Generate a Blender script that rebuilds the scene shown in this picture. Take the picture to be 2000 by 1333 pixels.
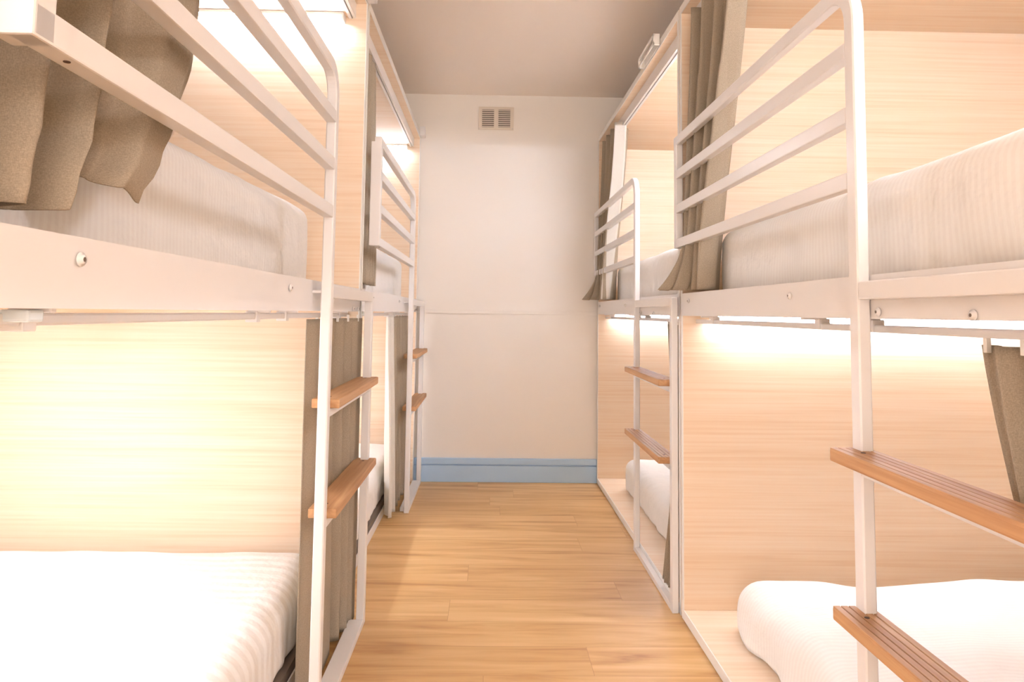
import bpy, bmesh, math, random
from mathutils import Vector, Matrix, noise
random.seed(7)
for o in list(bpy.data.objects): bpy.data.objects.remove(o)
SC = bpy.context.scene
COL = SC.collection

# ------------------------------------------------------------------ camera
def camera():
    f, cx, cy, p, y, r = 1401.8, 983.1, 510.0, 0.072245, -0.01916, 0.013612
    F = Vector((-math.sin(y)*math.cos(p), math.cos(y)*math.cos(p), math.sin(p)))
    R = Vector((math.cos(y), math.sin(y), 0)); U = R.cross(F)
    R2 = math.cos(r)*R + math.sin(r)*U; U2 = -math.sin(r)*R + math.cos(r)*U
    cd = bpy.data.cameras.new('camera'); co = bpy.data.objects.new('camera', cd); COL.objects.link(co)
    m = Matrix((R2, U2, -F)).transposed().to_4x4(); m.translation = Vector((0, 0, 1.10))
    co.matrix_world = m
    cd.sensor_width = 36; cd.lens = f/2000*36
    cd.shift_x = (1000-cx)/2000; cd.shift_y = (cy-666.5)/2000
    cd.clip_start = .02
    SC.camera = co
camera()

# ------------------------------------------------------------------ world, exposure
W = bpy.data.worlds.new('world'); SC.world = W; W.use_nodes = True
_t = W.node_tree; _b = _t.nodes['Background']; _b.inputs[1].default_value = 3.6
_g = _t.nodes.new('ShaderNodeTexCoord'); _s = _t.nodes.new('ShaderNodeSeparateXYZ'); _r = _t.nodes.new('ShaderNodeValToRGB')
_m = _t.nodes.new('ShaderNodeMapRange'); _m.inputs[1].default_value = -.4; _m.inputs[2].default_value = .4
_t.links.new(_g.outputs['Generated'], _s.inputs[0]); _t.links.new(_s.outputs[2], _m.inputs[0]); _t.links.new(_m.outputs[0], _r.inputs[0])
_r.color_ramp.elements[0].color = (1.12, .98, .88, 1); _r.color_ramp.elements[1].color = (.36, .39, .42, 1)
_t.links.new(_r.outputs[0], _b.inputs[0])
SC.view_settings.view_transform = 'Standard'; SC.view_settings.look = 'None'
SC.view_settings.gamma = 1; SC.view_settings.use_curve_mapping = False
SC.view_settings.exposure = 1.3
LAMP = 34.0           # brightness of the LED diffusers

# ------------------------------------------------------------------ materials
def lin(r, g, b):
    def c(v):
        v /= 255
        return v/12.92 if v <= .04045 else ((v+.055)/1.055)**2.4
    return (c(r), c(g), c(b), 1)
def mat(name, col, rough=.5, spec=.5, metal=0):
    m = bpy.data.materials.new(name); m.use_nodes = True
    b = m.node_tree.nodes['Principled BSDF']
    b.inputs['Base Color'].default_value = col; b.inputs['Roughness'].default_value = rough
    b.inputs['Specular IOR Level'].default_value = spec; b.inputs['Metallic'].default_value = metal
    return m
def nd(m, t, **k):
    n = m.node_tree.nodes.new(t)
    for a, v in k.items(): setattr(n, a, v)
    return n
def lk(m, a, b): m.node_tree.links.new(a, b)
def ramp(m, stops):
    r = nd(m, 'ShaderNodeValToRGB'); e = r.color_ramp.elements
    while len(e) < len(stops): e.new(.5)
    for i, (p, c) in enumerate(stops): e[i].position = p; e[i].color = c
    return r
def texco(m, scale, loc=(0, 0, 0), rot=(0, 0, 0)):
    t = nd(m, 'ShaderNodeTexCoord'); mp = nd(m, 'ShaderNodeMapping')
    mp.inputs['Scale'].default_value = scale; mp.inputs['Location'].default_value = loc
    mp.inputs['Rotation'].default_value = rot
    lk(m, t.outputs['Object'], mp.inputs[0]); return mp
def wood(name, c1, c2, c3, scale, rough=.45, bump=.02):
    """fine straight grain; scale stretches the noise along the board"""
    m = mat(name, c1, rough, .4); b = m.node_tree.nodes['Principled BSDF']
    mp = texco(m, scale)
    n1 = nd(m, 'ShaderNodeTexNoise'); n1.inputs['Scale'].default_value = 1; n1.inputs['Detail'].default_value = 6
    n1.inputs['Distortion'].default_value = .4
    lk(m, mp.outputs[0], n1.inputs[0])
    mp2 = texco(m, tuple(v*.14 for v in scale), (3.1, 1.7, 5.2))
    n2 = nd(m, 'ShaderNodeTexNoise'); n2.inputs['Scale'].default_value = 1; n2.inputs['Detail'].default_value = 3
    lk(m, mp2.outputs[0], n2.inputs[0])
    mx = nd(m, 'ShaderNodeMath', operation='ADD'); mx.use_clamp = True
    a = nd(m, 'ShaderNodeMath', operation='MULTIPLY'); a.inputs[1].default_value = .65
    c = nd(m, 'ShaderNodeMath', operation='MULTIPLY'); c.inputs[1].default_value = .35
    lk(m, n1.outputs[0], a.inputs[0]); lk(m, n2.outputs[0], c.inputs[0])
    lk(m, a.outputs[0], mx.inputs[0]); lk(m, c.outputs[0], mx.inputs[1])
    r = ramp(m, [(.33, c3), (.47, c2), (.62, c1)]); lk(m, mx.outputs[0], r.inputs[0])
    lk(m, r.outputs[0], b.inputs['Base Color'])
    bp = nd(m, 'ShaderNodeBump'); bp.inputs['Strength'].default_value = bump*5; bp.inputs['Distance'].default_value = .001
    lk(m, n1.outputs[0], bp.inputs['Height']); lk(m, bp.outputs[0], b.inputs['Normal'])
    return m
OAK1, OAK2, OAK3 = lin(241, 220, 196), lin(237, 212, 184), lin(230, 200, 168)
M = {}
M['panel'] = wood('oak_laminate_across', OAK1, OAK2, OAK3, (1.8, 60, 110))
M['panel_long'] = wood('oak_laminate_along', OAK1, OAK2, OAK3, (60, 1.8, 110))
M['tread'] = wood('oak_tread', lin(202, 158, 114), lin(184, 138, 95), lin(162, 116, 76), (60, 2.5, 60), .5)
M['steel'] = mat('white_powder_coated_steel', lin(234, 230, 227), .3, .5)
M['edge'] = mat('white_edge_band', lin(240, 236, 230), .4)
M['dark'] = mat('gap_shade_taupe', lin(118, 104, 92), .7)  # dark taupe that paints in the shade of gaps and recesses
M['chrome'] = mat('zinc_screw', lin(200, 200, 200), .3, .5, .8)
M['screwdark'] = mat('dark_screw_hole', lin(70, 50, 40), .6)
M['vent'] = mat('off_white_plastic', lin(225, 212, 196), .45)
M['ventdark'] = mat('vent_shadow_grey', lin(120, 108, 98), .8)
M['base_blue'] = mat('pale_blue_paint', lin(180, 208, 236), .4)
M['clip'] = mat('clear_pale_plastic', lin(222, 232, 236), .25)

def wall_mat(name, col, bump=.05):
    m = mat(name, col, .75, .25); b = m.node_tree.nodes['Principled BSDF']
    mp = texco(m, (1, 1, 1)); n = nd(m, 'ShaderNodeTexNoise'); n.inputs['Scale'].default_value = 260
    n.inputs['Detail'].default_value = 2
    lk(m, mp.outputs[0], n.inputs[0]); bp = nd(m, 'ShaderNodeBump'); bp.inputs['Strength'].default_value = bump
    bp.inputs['Distance'].default_value = .001
    lk(m, n.outputs[0], bp.inputs['Height']); lk(m, bp.outputs[0], b.inputs['Normal'])
    return m
M['wall'] = wall_mat('cream_wall_paint', lin(243, 236, 227))
M['ceiling'] = wall_mat('warm_white_ceiling_paint', lin(250, 240, 230))

def floor_mat():
    m = mat('oak_floor_planks', lin(200, 150, 90), .42, .45); b = m.node_tree.nodes['Principled BSDF']
    def mth(op, a, b_=None):
        n = nd(m, 'ShaderNodeMath', operation=op)
        for k, v in ((0, a), (1, b_)):
            if v is None: continue
            if isinstance(v, (int, float)): n.inputs[k].default_value = v
            else: lk(m, v, n.inputs[k])
        return n.outputs[0]
    tc = nd(m, 'ShaderNodeTexCoord'); sp = nd(m, 'ShaderNodeSeparateXYZ'); lk(m, tc.outputs['Object'], sp.inputs[0])
    yr = mth('DIVIDE', mth('ADD', sp.outputs[1], .04), .192); row = mth('FLOOR', yr); fy = mth('FRACT', yr)
    wn = nd(m, 'ShaderNodeTexWhiteNoise', noise_dimensions='1D'); lk(m, row, wn.inputs['W'])
    xs = mth('ADD', mth('DIVIDE', mth('ADD', sp.outputs[0], 20), 1.28), wn.outputs[0]); pid = mth('FLOOR', xs); fx = mth('FRACT', xs)
    cb = nd(m, 'ShaderNodeCombineXYZ'); lk(m, row, cb.inputs[0]); lk(m, pid, cb.inputs[1])
    w2 = nd(m, 'ShaderNodeTexWhiteNoise', noise_dimensions='3D'); lk(m, cb.outputs[0], w2.inputs['Vector'])
    seamf = mth('MAXIMUM', mth('LESS_THAN', fy, .010), mth('LESS_THAN', fx, .0016))
    mp2 = texco(m, (1.7, 17, 1))
    add = nd(m, 'ShaderNodeVectorMath', operation='ADD'); lk(m, mp2.outputs[0], add.inputs[0])
    sc = nd(m, 'ShaderNodeVectorMath', operation='SCALE'); sc.inputs['Scale'].default_value = 17
    lk(m, w2.outputs['Color'], sc.inputs[0]); lk(m, sc.outputs[0], add.inputs[1])
    n = nd(m, 'ShaderNodeTexNoise'); n.inputs['Scale'].default_value = 1; n.inputs['Detail'].default_value = 7
    n.inputs['Distortion'].default_value = .7; n.inputs['Roughness'].default_value = .55
    lk(m, add.outputs[0], n.inputs[0])
    r = ramp(m, [(.24, lin(164, 116, 68)), (.36, lin(194, 148, 94)), (.5, lin(210, 168, 112)), (.68, lin(222, 184, 130))])
    lk(m, n.outputs[0], r.inputs[0])
    tone = ramp(m, [(0, (.90, .86, .80, 1)), (1, (1.0, 1.0, 1.0, 1))]); lk(m, w2.outputs[0], tone.inputs[0])
    mul = nd(m, 'ShaderNodeMix', data_type='RGBA', blend_type='MULTIPLY'); mul.inputs[0].default_value = 1
    lk(m, r.outputs[0], mul.inputs[6]); lk(m, tone.outputs[0], mul.inputs[7])
    seam = nd(m, 'ShaderNodeMix', data_type='RGBA', blend_type='MIX')
    lk(m, mth('MULTIPLY', seamf, .55), seam.inputs[0]); lk(m, mul.outputs[2], seam.inputs[6]); seam.inputs[7].default_value = lin(160, 112, 66)
    lk(m, seam.outputs[2], b.inputs['Base Color'])
    bp = nd(m, 'ShaderNodeBump'); bp.inputs['Strength'].default_value = .12; bp.inputs['Distance'].default_value = .001
    lk(m, n.outputs[0], bp.inputs['Height']); lk(m, bp.outputs[0], b.inputs['Normal'])
    return m
M['floor'] = floor_mat()

def linen(name, col, col2, transl):
    m = mat(name, col, .9, .1); b = m.node_tree.nodes['Principled BSDF']
    mp = texco(m, (1, 1, 1)); w = nd(m, 'ShaderNodeTexNoise'); w.inputs['Scale'].default_value = 1
    mp.inputs['Scale'].default_value = (300, 300, 900); w.inputs['Detail'].default_value = 2
    lk(m, mp.outputs[0], w.inputs[0])
    mq = texco(m, (900, 900, 260)); w2 = nd(m, 'ShaderNodeTexNoise'); w2.inputs['Scale'].default_value = 1
    lk(m, mq.outputs[0], w2.inputs[0])
    ad = nd(m, 'ShaderNodeMath', operation='MULTIPLY'); lk(m, w.outputs[0], ad.inputs[0]); lk(m, w2.outputs[0], ad.inputs[1])
    r = ramp(m, [(.10, col2), (.40, col)]); lk(m, ad.outputs[0], r.inputs[0]); lk(m, r.outputs[0], b.inputs['Base Color'])
    bp = nd(m, 'ShaderNodeBump'); bp.inputs['Strength'].default_value = .35; bp.inputs['Distance'].default_value = .001
    lk(m, ad.outputs[0], bp.inputs['Height']); lk(m, bp.outputs[0], b.inputs['Normal'])
    tr = nd(m, 'ShaderNodeBsdfTranslucent'); lk(m, r.outputs[0], tr.inputs[0])
    mx = nd(m, 'ShaderNodeMixShader'); mx.inputs[0].default_value = transl
    lk(m, b.outputs[0], mx.inputs[1]); lk(m, tr.outputs[0], mx.inputs[2])
    lk(m, mx.outputs[0], m.node_tree.nodes['Material Output'].inputs[0])
    return m
M['linen'] = linen('taupe_linen', lin(200, 186, 164), lin(172, 158, 138), .30)
M['lining'] = linen('cream_lining', lin(236, 230, 220), lin(222, 214, 202), .2)

def sheet(name, axis, ribs=.06, scale=38, lo=(240, 236, 231)):
    """white cotton with a faint satin stripe across one axis"""
    m = mat(name, lin(240, 236, 230), .8, .2); b = m.node_tree.nodes['Principled BSDF']
    sc = [0, 0, 0]; sc[axis] = 1
    mp = texco(m, tuple(sc)); wv = nd(m, 'ShaderNodeTexWave', wave_type='BANDS')
    wv.bands_direction = 'DIAGONAL'; wv.inputs['Scale'].default_value = scale; wv.inputs['Distortion'].default_value = .3
    lk(m, mp.outputs[0], wv.inputs[0])
    r = ramp(m, [(.35, lin(*lo)), (.65, lin(243, 240, 235))]); lk(m, wv.outputs[0], r.inputs[0])
    lk(m, r.outputs[0], b.inputs['Base Color'])
    rr = nd(m, 'ShaderNodeMapRange'); rr.inputs[3].default_value = .85; rr.inputs[4].default_value = .7
    lk(m, wv.outputs[0], rr.inputs[0]); lk(m, rr.outputs[0], b.inputs['Roughness'])
    n = nd(m, 'ShaderNodeTexNoise'); n.inputs['Scale'].default_value = 9; n.inputs['Detail'].default_value = 4
    tc = texco(m, (1, 1, 1)); lk(m, tc.outputs[0], n.inputs[0])
    bp = nd(m, 'ShaderNodeBump'); bp.inputs['Strength'].default_value = .6; bp.inputs['Distance'].default_value = .025
    lk(m, n.outputs[0], bp.inputs['Height'])
    bp2 = nd(m, 'ShaderNodeBump'); bp2.inputs['Strength'].default_value = ribs; bp2.inputs['Distance'].default_value = .001
    lk(m, wv.outputs[0], bp2.inputs['Height']); lk(m, bp.outputs[0], bp2.inputs['Normal'])
    lk(m, bp2.outputs[0], b.inputs['Normal'])
    return m
M['sheet_y'] = sheet('striped_white_sheet_lengthwise', 1)
M['sheet_stripe'] = sheet('wide_striped_white_sheet', 1, .015, 13, (235, 230, 223))
M['sheet_plain'] = sheet('plain_white_sheet', 1, .0)

def lamp_mat(k):
    m = bpy.data.materials.new('led_diffuser'); m.use_nodes = True; nt = m.node_tree
    nt.nodes.clear(); e = nt.nodes.new('ShaderNodeEmission'); o = nt.nodes.new('ShaderNodeOutputMaterial')
    e.inputs[0].default_value = (.86, .93, 1.10, 1); e.inputs[1].default_value = LAMP*k
    nt.links.new(e.outputs[0], o.inputs[0]); return m
M['led'] = lamp_mat(1); M['led_low'] = lamp_mat(.62); M['led_bright'] = lamp_mat(1.9)

# ------------------------------------------------------------------ mesh helpers
def box(bm, x0, x1, y0, y1, z0, z1, bev=0.0, seg=2):
    x0, x1 = sorted((x0, x1)); y0, y1 = sorted((y0, y1)); z0, z1 = sorted((z0, z1))
    t = bmesh.new(); r = bmesh.ops.create_cube(t, size=1)
    for v in t.verts:
        v.co = Vector(((x0+x1)/2 + v.co.x*(x1-x0), (y0+y1)/2 + v.co.y*(y1-y0), (z0+z1)/2 + v.co.z*(z1-z0)))
    if bev: bmesh.ops.bevel(t, geom=list(t.edges), offset=bev, segments=seg, profile=.6, affect='EDGES')
    me = bpy.data.meshes.new('tmp'); t.to_mesh(me); t.free(); bm.from_mesh(me); bpy.data.meshes.remove(me)
def cyl(bm, c, axis, r, h, seg=20, bev=0):
    t = bmesh.new(); bmesh.ops.create_cone(t, cap_ends=True, segments=seg, radius1=r, radius2=r, depth=h)
    if bev: bmesh.ops.bevel(t, geom=[e for e in t.edges if abs(e.verts[0].co.z-e.verts[1].co.z) < 1e-6], offset=bev, segments=2, affect='EDGES')
    q = Vector((0, 0, 1)).rotation_difference(Vector(axis)).to_matrix().to_4x4()
    t.transform(Matrix.Translation(Vector(c)) @ q)
    me = bpy.data.meshes.new('tmp'); t.to_mesh(me); t.free(); bm.from_mesh(me); bpy.data.meshes.remove(me)
def sweep_yz(bm, xo, xi, path, hw, bev=.003):
    """rectangular tube in a plane of constant x; path = list of (y, z) centres, hw = half depth in the plane"""
    n = len(path); rings = []
    for i, (y, z) in enumerate(path):
        a = Vector(path[max(i-1, 0)]); b = Vector(path[min(i+1, n-1)]); d = (b-a).normalized()
        p = Vector(path[i]); nn = Vector((-d.y, d.x)); k = hw
        if 0 < i < n-1:
            d1 = (p-a).normalized(); d2 = (b-p).normalized(); c = max(.3, math.cos(d1.angle(d2)/2)); k = hw/c
        ring = []
        e = bev
        for (sx, sn) in ((xo, 1), (xi, 1), (xi, -1), (xo, -1)):
            ox = e if sx == min(xo, xi) else -e
            q = p + nn*sn*k; q2 = p + nn*sn*(k-e)
            c1 = Vector((sx+ox, q.x, q.y)); c2 = Vector((sx, q2.x, q2.y))
            ring += [c2, c1] if (sx, sn) in ((xo, 1), (xi, -1)) else [c1, c2]
        rings.append([bm.verts.new(v) for v in ring])
    m = len(rings[0])
    for i in range(n-1):
        for j in range(m):
            bm.faces.new((rings[i][j], rings[i][(j+1) % m], rings[i+1][(j+1) % m], rings[i+1][j]))
    bm.faces.new(rings[0]); bm.faces.new(list(reversed(rings[-1])))
    bmesh.ops.recalc_face_normals(bm, faces=bm.faces)
def obj(name, bm, m, parent=None, smooth=False):
    me = bpy.data.meshes.new(name); bm.to_mesh(me); bm.free()
    me.materials.append(m)
    if smooth:
        for p in me.polygons: p.use_smooth = True
    o = bpy.data.objects.new(name, me); COL.objects.link(o)
    if parent: o.parent = parent
    return o
def B(*boxes, bev=0.0):
    bm = bmesh.new()
    for b in boxes: box(bm, *b, bev=bev)
    return bm
def tag(o, label, cat, group=None, kind=None):
    if label: o['label'] = label
    if cat: o['category'] = cat
    if group: o['group'] = group
    if kind: o['kind'] = kind
    return o
def struct(name, bm, m, parent=None):
    o = obj(name, bm, m, parent)
    if not parent: o['kind'] = 'structure'
    return o
def empty(name, loc, label, cat, group=None):
    o = bpy.data.objects.new(name, None); COL.objects.link(o); o.location = loc
    return tag(o, label, cat, group)
def copy_tree(o, parent=None):
    c = o.copy(); COL.objects.link(c)
    if parent: c.parent = parent
    for ch in [x for x in bpy.data.objects if x.parent == o]: copy_tree(ch, c)
    return c

# ------------------------------------------------------------------ the room
YB, ZC, XL, XR, YF = 4.77, 2.57, -1.90, 2.16, -4.0
struct('floor', B((XL, XR, YF, YB, -.1, 0)), M['floor'])
struct('ceiling', B((XL, XR, YF, YB, ZC, ZC+.1)), M['ceiling'])
struct('wall_back', B((XL, XR, YB, YB+.1, -.1, ZC+.1)), M['wall'])
struct('wall_left', B((XL-.1, XL, YF, YB+.1, -.1, ZC+.1)), M['wall'])
struct('wall_right', B((XR, XR+.1, YF, YB+.1, -.1, ZC+.1)), M['wall'])
bm = B((-.474, .719, YB-.016, YB, 0, .106), bev=.002); box(bm, -.474, .719, YB-.004, YB, .10, .12); box(bm, -.474, .719, YB-.018, YB, .113, .153, bev=.005)
struct('baseboard_back', bm, M['base_blue'])
struct('trim_1', B((-.474, .719, YB-.013, YB, 1.092, 1.114), bev=.002), M['wall'])
v = empty('vent_grille', (.03, YB, 2.41), 'small square air vent grille with two louvred panels high on the end wall', 'vent')
obj('frame', B((-.119, .119, -.008, 0, -.079, .079), bev=.003), M['vent'], v)
for sx in (-.055, .055):
    lp = obj('louver_panel', B((sx-.04, sx+.04, -.0095, -.0078, -.062, .058)), M['ventdark'], v)
    bm = bmesh.new()
    for k in range(9): box(bm, sx-.041, sx+.041, -.013, -.007, -.060+k*.0135, -.0545+k*.0135)
    obj('slat', bm, M['vent'], lp)
for cx in (-.11, .11):
    bm = bmesh.new(); cyl(bm, (cx, -.009, -.07), (0, 1, 0), .003, .004); obj('screw', bm, M['chrome'], v)

# ------------------------------------------------------------------ bunk units
def make_bunk(s, front, L, lad, post_out, post_in, tread, name_label, group, loc, open_base):
    """s=-1 left / +1 right; x measured from the front plane into the bunk by d; y local 0..L;
    lad=(y0,y1) ladder; post_out/in = |x| of the ladder tube faces; guard runs on the other side"""
    root = empty('bunk_bed', loc, name_label, 'bunk bed', group)
    X = lambda d: s*(front+d)
    depth = (abs(XL) if s < 0 else XR) - front - .003
    T = .02
    # end panels, oak with a white edge band
    for (y0, y1) in ((0, T), (L-T, L)):
        p = obj('end_panel', B((X(.003), X(depth), y0, y1, 0.002, 2.256)), M['panel'], root)
        e = obj('edge_band', B((X(0), X(.003), y0, y1, 0.002, 2.256)), M['edge'], p); e['label'] = 'white edge band'
    obj('back_panel', B((X(depth-.015), X(depth), T, L-T, .07, 2.2)), M['panel_long'], root)
    # base
    if open_base:
        bp = obj('base_platform', B((X(.085), X(depth-.02), T+.002, L-T-.002, .03, .072)), M['dark'], root)
        r = obj('base_rail', B((X(.078), X(.083), T+.002, L-T-.002, .0, .045), bev=.001), M['steel'], bp)
        for yy in (.12, L/2, L-.12): obj('foot', B((X(.1), X(.14), yy-.02, yy+.02, 0, .03)), M['dark'], bp)
    else:
        bp = obj('base_platform', B((X(.004), X(depth-.02), T+.002, L-T-.002, .003, .035)), M['panel'], root)
        e = obj('edge_band', B((X(0), X(.004), 0, L-T-.002, .002, .036), bev=.001), M['edge'], bp); e['label'] = 'white edge band'
    o = obj('gap_shade_strip', B((X(.010), X(.03), L+.0005, L+.0145, .30, 2.25)), M['dark'], root)  # added dark strip standing for the shade in the gap between units
    for z in (.75, 1.42, 1.62, 1.82): obj('connector', B((X(.004), X(.010), L+.002, L+.013, z-.006, z+.006), bev=.001), M['edge'], o)
    # upper bed
    obj('bed_board', B((X(.026), X(depth-.016), T+.001, L-T-.001, 1.122, 1.160)), M['panel'], root)
    bb = obj('front_beam', B((X(0), X(.003), T*.0, L, 1.098, 1.181), (X(.003), X(.024), 0, L, 1.178, 1.181), (X(.003), X(.024), 0, L, 1.098, 1.101)), M['steel'], root)
    def bolt(y, z, r=.0085):
        b1 = bmesh.new(); cyl(b1, (X(-.003), y, z), (s, 0, 0), r, .008, bev=.003)
        b_ = obj('bolt', b1, M['steel'], bb, True)
        b2 = bmesh.new(); cyl(b2, (X(-.0065), y, z), (s, 0, 0), r*.35, .002, 6)
        obj('hex_socket', b2, M['dark'], b_)
    flip = (lambda y: L-y) if s > 0 else (lambda y: y)
    if s < 0:
        for (y, z) in ((.25, 1.155), (1.13, 1.153), (1.93, 1.107), (2.02, 1.107)): bolt(y, z)
    else:
        for (y, z) in ((1.94, 1.152), (1.07, 1.150), (.68, 1.111), (.42, 1.106)): bolt(y, z)
    # roof
    rf = obj('roof_panel', B((X(.003), X(depth), 0, L, 2.256, 2.286)), M['panel'], root)
    e = obj('edge_band', B((X(0), X(.003), 0, L, 2.256, 2.286)), M['edge'], rf); e['label'] = 'white edge band'
    obj('liner', B((X(.068), X(depth-.016), T, L-T, 2.205, 2.256)), M['panel'], rf)
    # two white lips with a groove: upper curtain track
    t = obj('curtain_track', B((X(.042), X(.068), T, L-T, 2.235, 2.256), (X(.042), X(.0525), T, L-T, 2.200, 2.2352), (X(.0565), X(.068), T, L-T, 2.198, 2.2352)), M['steel'], root)
    obj('groove', B((X(.0525), X(.0565), T, L-T, 2.225, 2.235)), M['dark'], t)
    # lower curtain rail with clamps
    td, rz = (.047, 1.078) if s < 0 else (.058, 1.071)
    t = obj('curtain_rail', B((X(td-.008), X(td+.012), T, L-T, rz, rz+.0145), bev=.003), M['steel'], root)
    for yy in (.225, 1.02, 1.25, 1.90):
        y = flip(yy) if s > 0 else yy
        c = obj('bracket', B((X(td-.012), X(td+.014), y-.012, y+.012, 1.072, 1.0965), (X(.01), X(td+.01), y-.006, y+.006, 1.093, 1.12), bev=.002), M['steel'], t)
    if s < 0:
        o = obj('stopper', B((X(.012), X(.045), .185, .212, 1.083, 1.0965), bev=.003), M['clip'], t); o['label'] = 'pale translucent plastic stopper'
    # ladder + guard
    y0, y1 = lad; po, pi = s*post_out, s*post_in; hw = .0175
    gy = y0+hw if s < 0 else y1-hw           # guard-side post
    ey = y1-hw if s < 0 else y0+hw           # end post
    dirn = -1 if s < 0 else 1                # guard direction from the ladder
    gend = .063 if s < 0 else L-.004
    zt = 1.773-.0165; R = .075
    path = [(gy, 0.0)]
    for z in (.3, .6, .9, 1.2, 1.5): path.append((gy, z))
    for k in range(0, 9):
        a = k/8*math.pi/2
        path.append((gy+dirn*R*(1-math.cos(a)), zt-R+R*math.sin(a)))
    path.append(((gy+gend)/2, zt)); path.append((gend, zt))
    bm = bmesh.new(); sweep_yz(bm, po, pi, path, .0172)
    gf = obj('guard_frame', bm, M['steel'], root)
    for z in (1.35, 1.48, 1.61):
        obj('guard_rail', B((po, pi, gy+dirn*.0165, gend-dirn*.003, z, z+.033), bev=.0025), M['steel'], root)
    ya, yb = sorted((gend, gend-dirn*.035))
    eb = obj('guard_bracket', B((po, s*(post_out+(.041 if s < 0 else .0255)), ya, yb, 1.35, 1.756), bev=.003), M['steel'], root)
    bm = bmesh.new(); cyl(bm, (po+s*.012, gend-dirn*.075, 1.3496), (0, 0, 1), .0035, .001); obj('screw_hole', bm, M['screwdark'], root)
    obj('ladder_post', B((po, pi, ey-hw, ey+hw, 0, 1.168), bev=.0025), M['steel'], root)
    a_, b_ = sorted((gy, ey))
    obj('ladder_top_bar', B((po, pi, a_+hw, b_-hw, 1.134, 1.168), bev=.0025), M['steel'], root)
    obj('ladder_bottom_bar', B((po, s*(front-.0005), a_+hw, b_-hw, 0, .022), bev=.0025), M['steel'], root)
    # thin standoffs fixing the ladder to the beam
    for yy in (gy, ey):
        bm = bmesh.new(); cyl(bm, ((pi+X(0))/2, yy, 1.150), (1, 0, 0), .004, abs(pi-X(0))+.001); obj('spacer', bm, M['steel'], root)
    tx0, tx1, tz = tread
    for z in tz:
        ty0, ty1 = a_+hw+.001, b_+hw+.002
        o = obj('tread_support', B((po, po+s*.018, a_+hw, b_-hw, z-.025-.022, z-.0255), bev=.002), M['steel'], root)
        bm = bmesh.new()
        # wooden tread: grooved top
        n = 5 if s > 0 else 1
        if s > 0:
            w = (tx1-tx0)/n; g = .0016
            box(bm, tx0, tx1, ty0, ty1, z-.025, z-.002, bev=.0035)
            for i in range(n):
                box(bm, tx0+w*i+(0.001 if i == 0 else g/2), tx0+w*(i+1)-(.001 if i == n-1 else g/2), ty0+.001, ty1-.001, z-.004, z, bev=.0008, seg=1)
        else:
            box(bm, tx0, tx1, ty0, ty1, z-.025, z, bev=.004)
        tr = obj('tread', bm, M['tread'], root); tr['label'] = 'oak step'
        for yy in (ty0+.055, ty1-.055):
            bm = bmesh.new(); cyl(bm, ((tx0+tx1)/2, yy, z), (0, 0, 1), .0045, .0012, 12)
            obj('screw', bm, M['screwdark'], tr)
    # roof-edge brackets
    if s < 0:
        obj('roof_bracket', B((X(-.035), X(0), L-.075, L-.005, 2.262, 2.325), bev=.004), M['steel'], root)
    return root
LG = 'bunk bed units along the left side'; RG = 'bunk bed units along the right side'
L1 = make_bunk(-1, .475, 2.075, (1.340, 2.055), .4225, .4495, (-.398, -.474, (.862, .572)),
    'nearest left bunk bed, white steel and oak, curtain drawn behind its ladder', LG, (0, .587, 0), True)
L2 = copy_tree(L1); L2.location.y = 2.679
L2['label'] = 'farther left bunk bed, white steel and oak, ladder next to the end wall'
R1 = make_bunk(1, .72, 2.055, (.022, .742), .6945, .7185, (.652, .725, (.853, .561)),
    'nearest right bunk bed, white steel and oak, rounded guard rail in the foreground', RG, (0, .632, 0), False)
R2 = copy_tree(R1); R2.location.y = 2.702
R2['label'] = 'farther right bunk bed, white steel and oak, between near bunk and end wall'
# flat sign frame on the roof edge of the far right bunk
bm = B((.690, .7195, 3.00, 3.015, 2.262, 2.310), (.690, .7195, 3.30, 3.315, 2.262, 2.310), (.690, .695, 3.00, 3.315, 2.262, 2.274), (.690, .695, 3.00, 3.315, 2.298, 2.310), (.7165, .7195, 3.0, 3.315, 2.262, 2.31), bev=.001)
o = obj('sign_holder', bm, M['edge']); tag(o, 'slim empty white holder fixed to the roof edge of the far right bunk', 'sign holder')

# ------------------------------------------------------------------ LED lamps
def strip_lamp(x, y0, y1, z, label, m='led'):
    """LED bar running lengthwise under the bunk top"""
    r = empty('led_lamp', (x, (y0+y1)/2, z), label, 'lamp', 'LED bar lamps inside the bunks')
    h = (y1-y0)/2
    obj('housing', B((-.025, .025, -h, h, -.012, 0)), M['edge'], r)
    obj('diffuser', B((-.022, .022, -h+.008, h-.008, -.026, -.0125), bev=.003), M[m], r)
    for sy in (-1, 1): obj('end_cap', B((-.025, .025, sy*h, sy*(h-.007), -.028, -.012)), M['edge'], r)
    return r
def lamp(x0, x1, y, face, z, label, m='led', drop=.0135):
    """bar lamp screwed under the bunk top against an end panel; face=+1 panel behind at lower y"""
    r = empty('led_lamp', ((x0+x1)/2, y, z), label, 'lamp', 'LED bar lamps inside the bunks')
    h = abs(x1-x0)/2
    ya, yb = (0, .045*face)
    obj('housing', B((-h, h, ya, yb, -.012, 0)), M['edge'], r)
    obj('diffuser', B((-h+.008, h-.008, .004*face, .041*face, -.0125-drop, -.0125), bev=.003), M[m], r)
    for sx in (-1, 1): obj('end_cap', B((sx*h, sx*(h-.007), ya, yb, -.0145-drop, -.012)), M['edge'], r)
    return r
for (yo, w) in ((0, 'near'), (2.092, 'far')):
    t = 'nearer' if w == 'near' else 'farther'
    lamp(-1.20, -.555, .587+2.054+yo, -1, 2.2045, f'glowing LED bar lamp under the {t} left bunk\'s roof, on its far panel')
    strip_lamp(-1.40, .80+yo, 2.28+yo, 1.1215, f'lengthwise LED bar lamp above the lower berth of the {t} left bunk')
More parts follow.
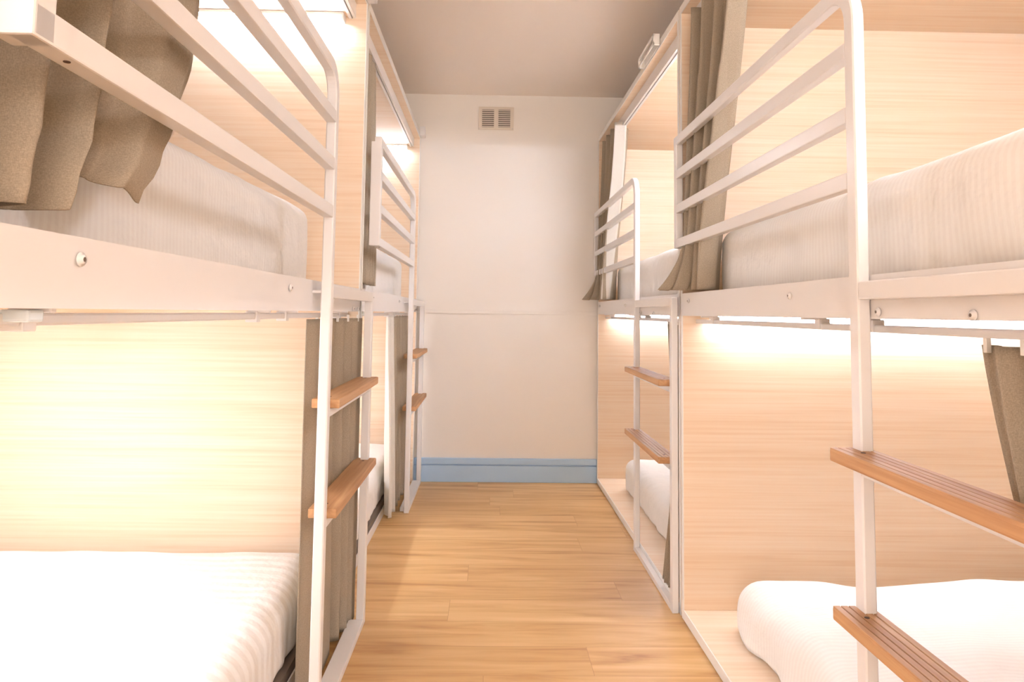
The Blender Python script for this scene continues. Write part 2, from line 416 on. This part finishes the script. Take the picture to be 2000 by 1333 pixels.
for (yo, w) in ((0, 'near'), (2.07, 'far')):
    t = 'nearer' if w == 'near' else 'farther'
    lamp(.82 if yo else 1.08, 1.95, .654+yo, 1, 2.2045, f'LED bar lamp under the roof at the near end of the {t} right bunk', 'led_bright', .035)
    lamp(.82, 2.05, .632+2.034+yo, -1, 1.1215, f'glowing LED bar lamp above the lower berth of the {t} right bunk', 'led_low', .021)

# ------------------------------------------------------------------ mattresses
def soft_box(x0, x1, y0, y1, z0, z1, r, rb, m, seed=0, amp=.006, lump=0.0, sag=0):
    x0, x1 = sorted((x0, x1)); bm = bmesh.new()
    nx, ny, nz = 56, 84, 14
    def surf(p):
        # round the edges: radius r at the top, rb at the bottom
        zr = r if p.z > (z0+z1)/2 else rb
        q = Vector((min(max(p.x, x0+r), x1-r), min(max(p.y, y0+r), y1-r), min(max(p.z, z0+rb), z1-r)))
        d = p-q
        if d.length > 1e-7:
            dx = Vector((d.x/r, d.y/r, d.z/zr)); 
            mlen = max(abs(dx.x), abs(dx.y), abs(dx.z)); 
            if dx.length > 1e-7: d = d*(mlen/dx.length)
        return q+d
    def disp(p):
        k = noise.noise(Vector((p.x*2.3, p.y*2.3, p.z*3+seed)))*amp*1.4
        k += noise.noise(Vector((p.x*7, p.y*7, p.z*9+seed)))*amp*.7
        hz = max(0, 1-(p.z-z0)/(.8*(z1-z0)))**2*1.4
        k += noise.noise(Vector((p.x*16, p.y*16, p.z*4+seed*3)))*amp*1.1*hz
        k += lump*max(0, noise.noise(Vector((p.x*3.1+seed, p.y*3.1, 0))))
        return k
    c = Vector(((x0+x1)/2, (y0+y1)/2, (z0+z1)/2))
    grid = {}
    def V(i, j, k):
        key = (i, j, k)
        if key not in grid:
            p = Vector((x0+(x1-x0)*i/nx, y0+(y1-y0)*j/ny, z0+(z1-z0)*k/nz))
            q = surf(p); n = q-Vector((min(max(q.x, x0+.12), x1-.12), min(max(q.y, y0+.12), y1-.12), c.z))
            n = n.normalized() if n.length > 1e-6 else Vector((0, 0, 1))
            f = 0 if (k == 0) else 1
            q = q+n*disp(q)*f
            if k == 0: q.z = z0
            q.z = max(q.z, z0)
            q.x = max(q.x, XL+.025); q.x = min(q.x, XR-.025)
            grid[key] = bm.verts.new(q)
        return grid[key]
    for i in range(nx):
        for j in range(ny):
            bm.faces.new((V(i, j, nz), V(i+1, j, nz), V(i+1, j+1, nz), V(i, j+1, nz)))
            bm.faces.new((V(i, j, 0), V(i, j+1, 0), V(i+1, j+1, 0), V(i+1, j, 0)))
    for k in range(nz):
        for i in range(nx):
            bm.faces.new((V(i, 0, k), V(i+1, 0, k), V(i+1, 0, k+1), V(i, 0, k+1)))
            bm.faces.new((V(i, ny, k), V(i, ny, k+1), V(i+1, ny, k+1), V(i+1, ny, k)))
        for j in range(ny):
            bm.faces.new((V(0, j, k), V(0, j, k+1), V(0, j+1, k+1), V(0, j+1, k)))
            bm.faces.new((V(nx, j, k), V(nx, j+1, k), V(nx, j+1, k+1), V(nx, j, k+1)))
    bmesh.ops.recalc_face_normals(bm, faces=bm.faces)
    return obj('mattress', bm, m, smooth=True)
G = 'mattresses in white fitted sheets'
tag(soft_box(-.565, -1.86, .63, 2.56, .073, .285, .085, .02, M['sheet_stripe'], 1, .008), 'white-sheeted mattress on the nearest lower left berth, in the bottom left corner', 'mattress', G)
tag(soft_box(-.565, -1.86, 2.74, 4.64, .073, .27, .06, .02, M['sheet_y'], 2), 'white-sheeted mattress on the lower berth of the back left bunk', 'mattress', G)
tag(soft_box(-.60, -1.86, .63, 2.395, 1.162, 1.435, .05, .02, M['sheet_y'], 3), 'white-sheeted mattress on the upper berth nearest on the left, under the bunched curtain', 'mattress', G)
tag(soft_box(-.545, -1.86, 2.74, 4.50, 1.162, 1.42, .05, .02, M['sheet_y'], 4), 'white-sheeted mattress on the upper berth of the back left bunk', 'mattress', G)
tag(soft_box(.85, 2.10, .68, 2.52, .037, .215, .08, .02, M['sheet_plain'], 5, .013, .016), 'white-sheeted lumpy mattress on the lower berth nearest on the right', 'mattress', G)
tag(soft_box(.84, 2.10, 2.76, 4.45, .037, .225, .06, .02, M['sheet_y'], 6), 'white-sheeted mattress seen through the ladder of the back right bunk', 'mattress', G)
tag(soft_box(.80, 2.10, .68, 2.50, 1.162, 1.40, .06, .02, M['sheet_y'], 7, .010), 'white-sheeted creased mattress on the upper berth nearest on the right', 'mattress', G)
tag(soft_box(.80, 2.10, 2.75, 4.50, 1.162, 1.405, .06, .02, M['sheet_y'], 8), 'white-sheeted mattress on the upper berth of the back right bunk', 'mattress', G)

# ------------------------------------------------------------------ curtains
def lerp(a, b, t): return a+(b-a)*t
def pl(pts, u):
    """piecewise-linear lookup of tuples on evenly spaced u"""
    n = len(pts)-1; f = min(max(u, 0), .99999)*n; i = int(f); t = f-i
    return tuple(lerp(a, b, t) for a, b in zip(pts[i], pts[i+1]))
def smooth_lookup(tab, u):
    for (a, fa), (b, fb) in zip(tab, tab[1:]):
        if u <= b:
            t = (u-a)/(b-a); t = t*t*(3-2*t); return lerp(fa, fb, t)
    return tab[-1][1]
def curtain(top, bot, ztop, zbot, folds, amp, label, seed=0, warp=None, ampt=None, hook=True, prof=None, sharp=.35, lining=True, inside=1, white=None):
    """top/bot: lists of (x, y) along the hem; folds = number of waves; inside=+1/-1 gives the side of the lining"""
    nu, nv = folds*22, 46; bm = bmesh.new(); rows = []
    rnd = random.Random(seed); ph = [rnd.uniform(-.8, .8) for _ in range(folds+2)]
    for j in range(nv+1):
        v = j/nv; row = []
        for i in range(nu+1):
            u = i/nu
            tx, ty = pl(top, u); bx, by = pl(bot, u)
            e = v*v*(3-2*v)*.5+v*.5
            x, y = lerp(tx, bx, e), lerp(ty, by, e)
            a = lerp(ampt if ampt is not None else amp*.6, amp, min(1, v*1.6))
            k = u*folds; w = 2*math.pi*(k + .18*ph[int(k)]*math.sin(math.pi*(k % 1))) + .35*math.sin(3*v+ph[int(k) % len(ph)])*v
            off = math.sin(w) + sharp*math.sin(2*w+.6)
            off *= 1+.25*ph[int(k)]*math.sin(math.pi*(k % 1))
            if prof: x += smooth_lookup(prof, u)*lerp(.6, 1, v)
            else: x += a*off
            if not prof: y += a*.55*math.cos(w)*(1 if abs(bot[-1][1]-bot[0][1]) > 0 else 0)
            zb = zbot(u) if callable(zbot) else zbot
            z = lerp(ztop, zb, v)
            p = Vector((x, y, z))
            p += Vector((noise.noise(Vector((u*folds*.8, v*2.2, seed)))*.008*v, noise.noise(Vector((u*folds, v*2.5, seed+9)))*.006*v, 0))
            if warp: p = warp(u, v, p)
            row.append(bm.verts.new(p))
        rows.append(row)
    for j in range(nv):
        for i in range(nu):
            bm.faces.new((rows[j][i], rows[j+1][i], rows[j+1][i+1], rows[j][i+1]))
    # orient normals away from the lining side
    bm.normal_update()
    sx = sum(f.normal.x for f in bm.faces)
    if sx*inside > 0: bmesh.ops.reverse_faces(bm, faces=bm.faces)
    o = obj('curtain', bm, M['linen'], smooth=True)
    o.data.materials.append(M['lining'])
    md = o.modifiers.new('thickness', 'SOLIDIFY'); md.thickness = .0025; md.offset = -1
    if lining: md.material_offset = 1
    if white:
        for i_, p in enumerate(o.data.polygons):
            u = (i_ % nu)/nu
            if white[0] <= u <= white[1]: p.material_index = 1
    tag(o, label, 'curtain', 'taupe linen bunk curtains')
    if hook:
        for i in range(folds):
            tx, ty = pl(top, (i+.5)/folds)
            obj('hook', B((tx-.004, tx+.004, ty-.004, ty+.004, ztop-.012, ztop+.012), bev=.001), M['edge'], o)['label'] = 'small white glider hook'
    return o

# upper right, nearest: hangs at the far end of the opening, hem flaring out over the beam
def warp_r(u, v, p):
    f = max(0, (v-.80)/.20)
    p.x -= .13*f*f*max(0, 1-u*1.5) ; p.y += .015*f*(1-u)
    return p
curtain([(.770, 2.645), (.776, 2.08)], [(.748, 2.64), (.752, 2.40)], 2.222, lambda u: 1.192-.004*u, 4, .038,
        'tall taupe curtain gathered behind the guard rail of the nearest upper right berth', 3, warp_r, .040, lining=False)
curtain([(.770, 4.70), (.776, 4.06)], [(.740, 4.69), (.738, 4.36)], 2.222, 1.192, 4, .036,
        'taupe curtain with a pale lined edge on the upper berth of the back right bunk', 5, warp_r, .038, lining=False, white=(.9, 1))
# upper left, far bunk: a narrow strip
curtain([(-.532, 2.74), (-.532, 3.20)], [(-.508, 2.74), (-.506, 3.17)], 2.222, 1.21, 5, .012,
        'narrow gathered taupe curtain at the near end of the back left upper berth', 8, None, .012, inside=-1)
# upper left, nearest: bunched and tucked, hanging over the mattress edge behind the guard
EDGE = [(1.20, .985), (1.247, 1.018), (1.308, 1.072), (1.389, 1.113), (1.514, 1.164), (1.62, 1.187), (1.8, 1.19), (2.23, 1.14)]
def warp_l(u, v, p):
    e = smooth_lookup(EDGE, p.z)
    p.y = lerp(p.y, lerp(.60, e, u), 1) + .010*math.sin(u*30)*(1-u)
    p.x += .012*math.sin(5*v+u*4)*v + .02*max(0, u-.5)*math.sin(math.pi*v)
    return p
def zb_l(u):
    return smooth_lookup([(0, 1.205), (.46, 1.206), (.625, 1.213), (.665, 1.268), (.79, 1.256), (.93, 1.243), (1, 1.258)], u)
curtain([(-.522, .60), (-.522, 1.16)], [(-.514, .60), (-.514, 1.02)], 2.222, zb_l, 9, .0,
        'bunched dark taupe curtain over the guard rail of the nearest upper left berth', 11, warp_l, sharp=.2, lining=False, inside=-1,
        prof=[(0, 0), (.15, .03), (.29, -.03), (.38, .034), (.462, -.03), (.49, -.024), (.55, .034), (.62, -.03), (.655, -.042), (.72, -.01), (.80, .028), (.92, .026), (1, .004)])
# lower left, nearest: drawn across behind the ladder
curtain([(-.520, 2.12), (-.512, 2.45), (-.463, 2.650)], [(-.510, 2.12), (-.505, 2.45), (-.463, 2.650)], 1.074, .012, 5, .018,
        'long taupe curtain drawn behind the ladder of the nearest left bunk', 14, None, .014, lining=False, inside=-1,
        prof=[(0, -.020), (.07, .010), (.22, .022), (.38, .014), (.46, -.030), (.56, .020), (.64, -.028), (.73, .016), (.80, -.024), (.90, .004), (1, 0)])
# lower left, far
curtain([(-.522, 3.72), (-.522, 4.62)], [(-.512, 3.80), (-.505, 4.62)], 1.074, .03, 7, .022,
        'taupe curtain with a white lined edge behind the ladder next to the end wall', 17, None, .014, lining=False, inside=-1, white=(0, .17))
# lower right, nearest: gathered at the head end and tied in the middle
def warp_tie(c, amt):
    def f(u, v, p):
        k = amt*math.exp(-((v-.55)/.45)**2)
        p.y = lerp(p.y, c, k); return p
    return f
curtain([(.778, 1.15), (.778, .68)], [(.778, 1.10), (.778, .68)], 1.060, .05, 6, .016,
        'gathered taupe curtain at the right edge, over the nearest lower right berth', 20, warp_tie(.72, .30), .012, lining=False)
curtain([(.778, 3.14), (.778, 2.75)], [(.735, 3.06), (.735, 2.76)], 1.060, .04, 5, .014,
        'taupe curtain swept back behind the ladder of the back right bunk', 23, warp_tie(2.76, .55), .012)
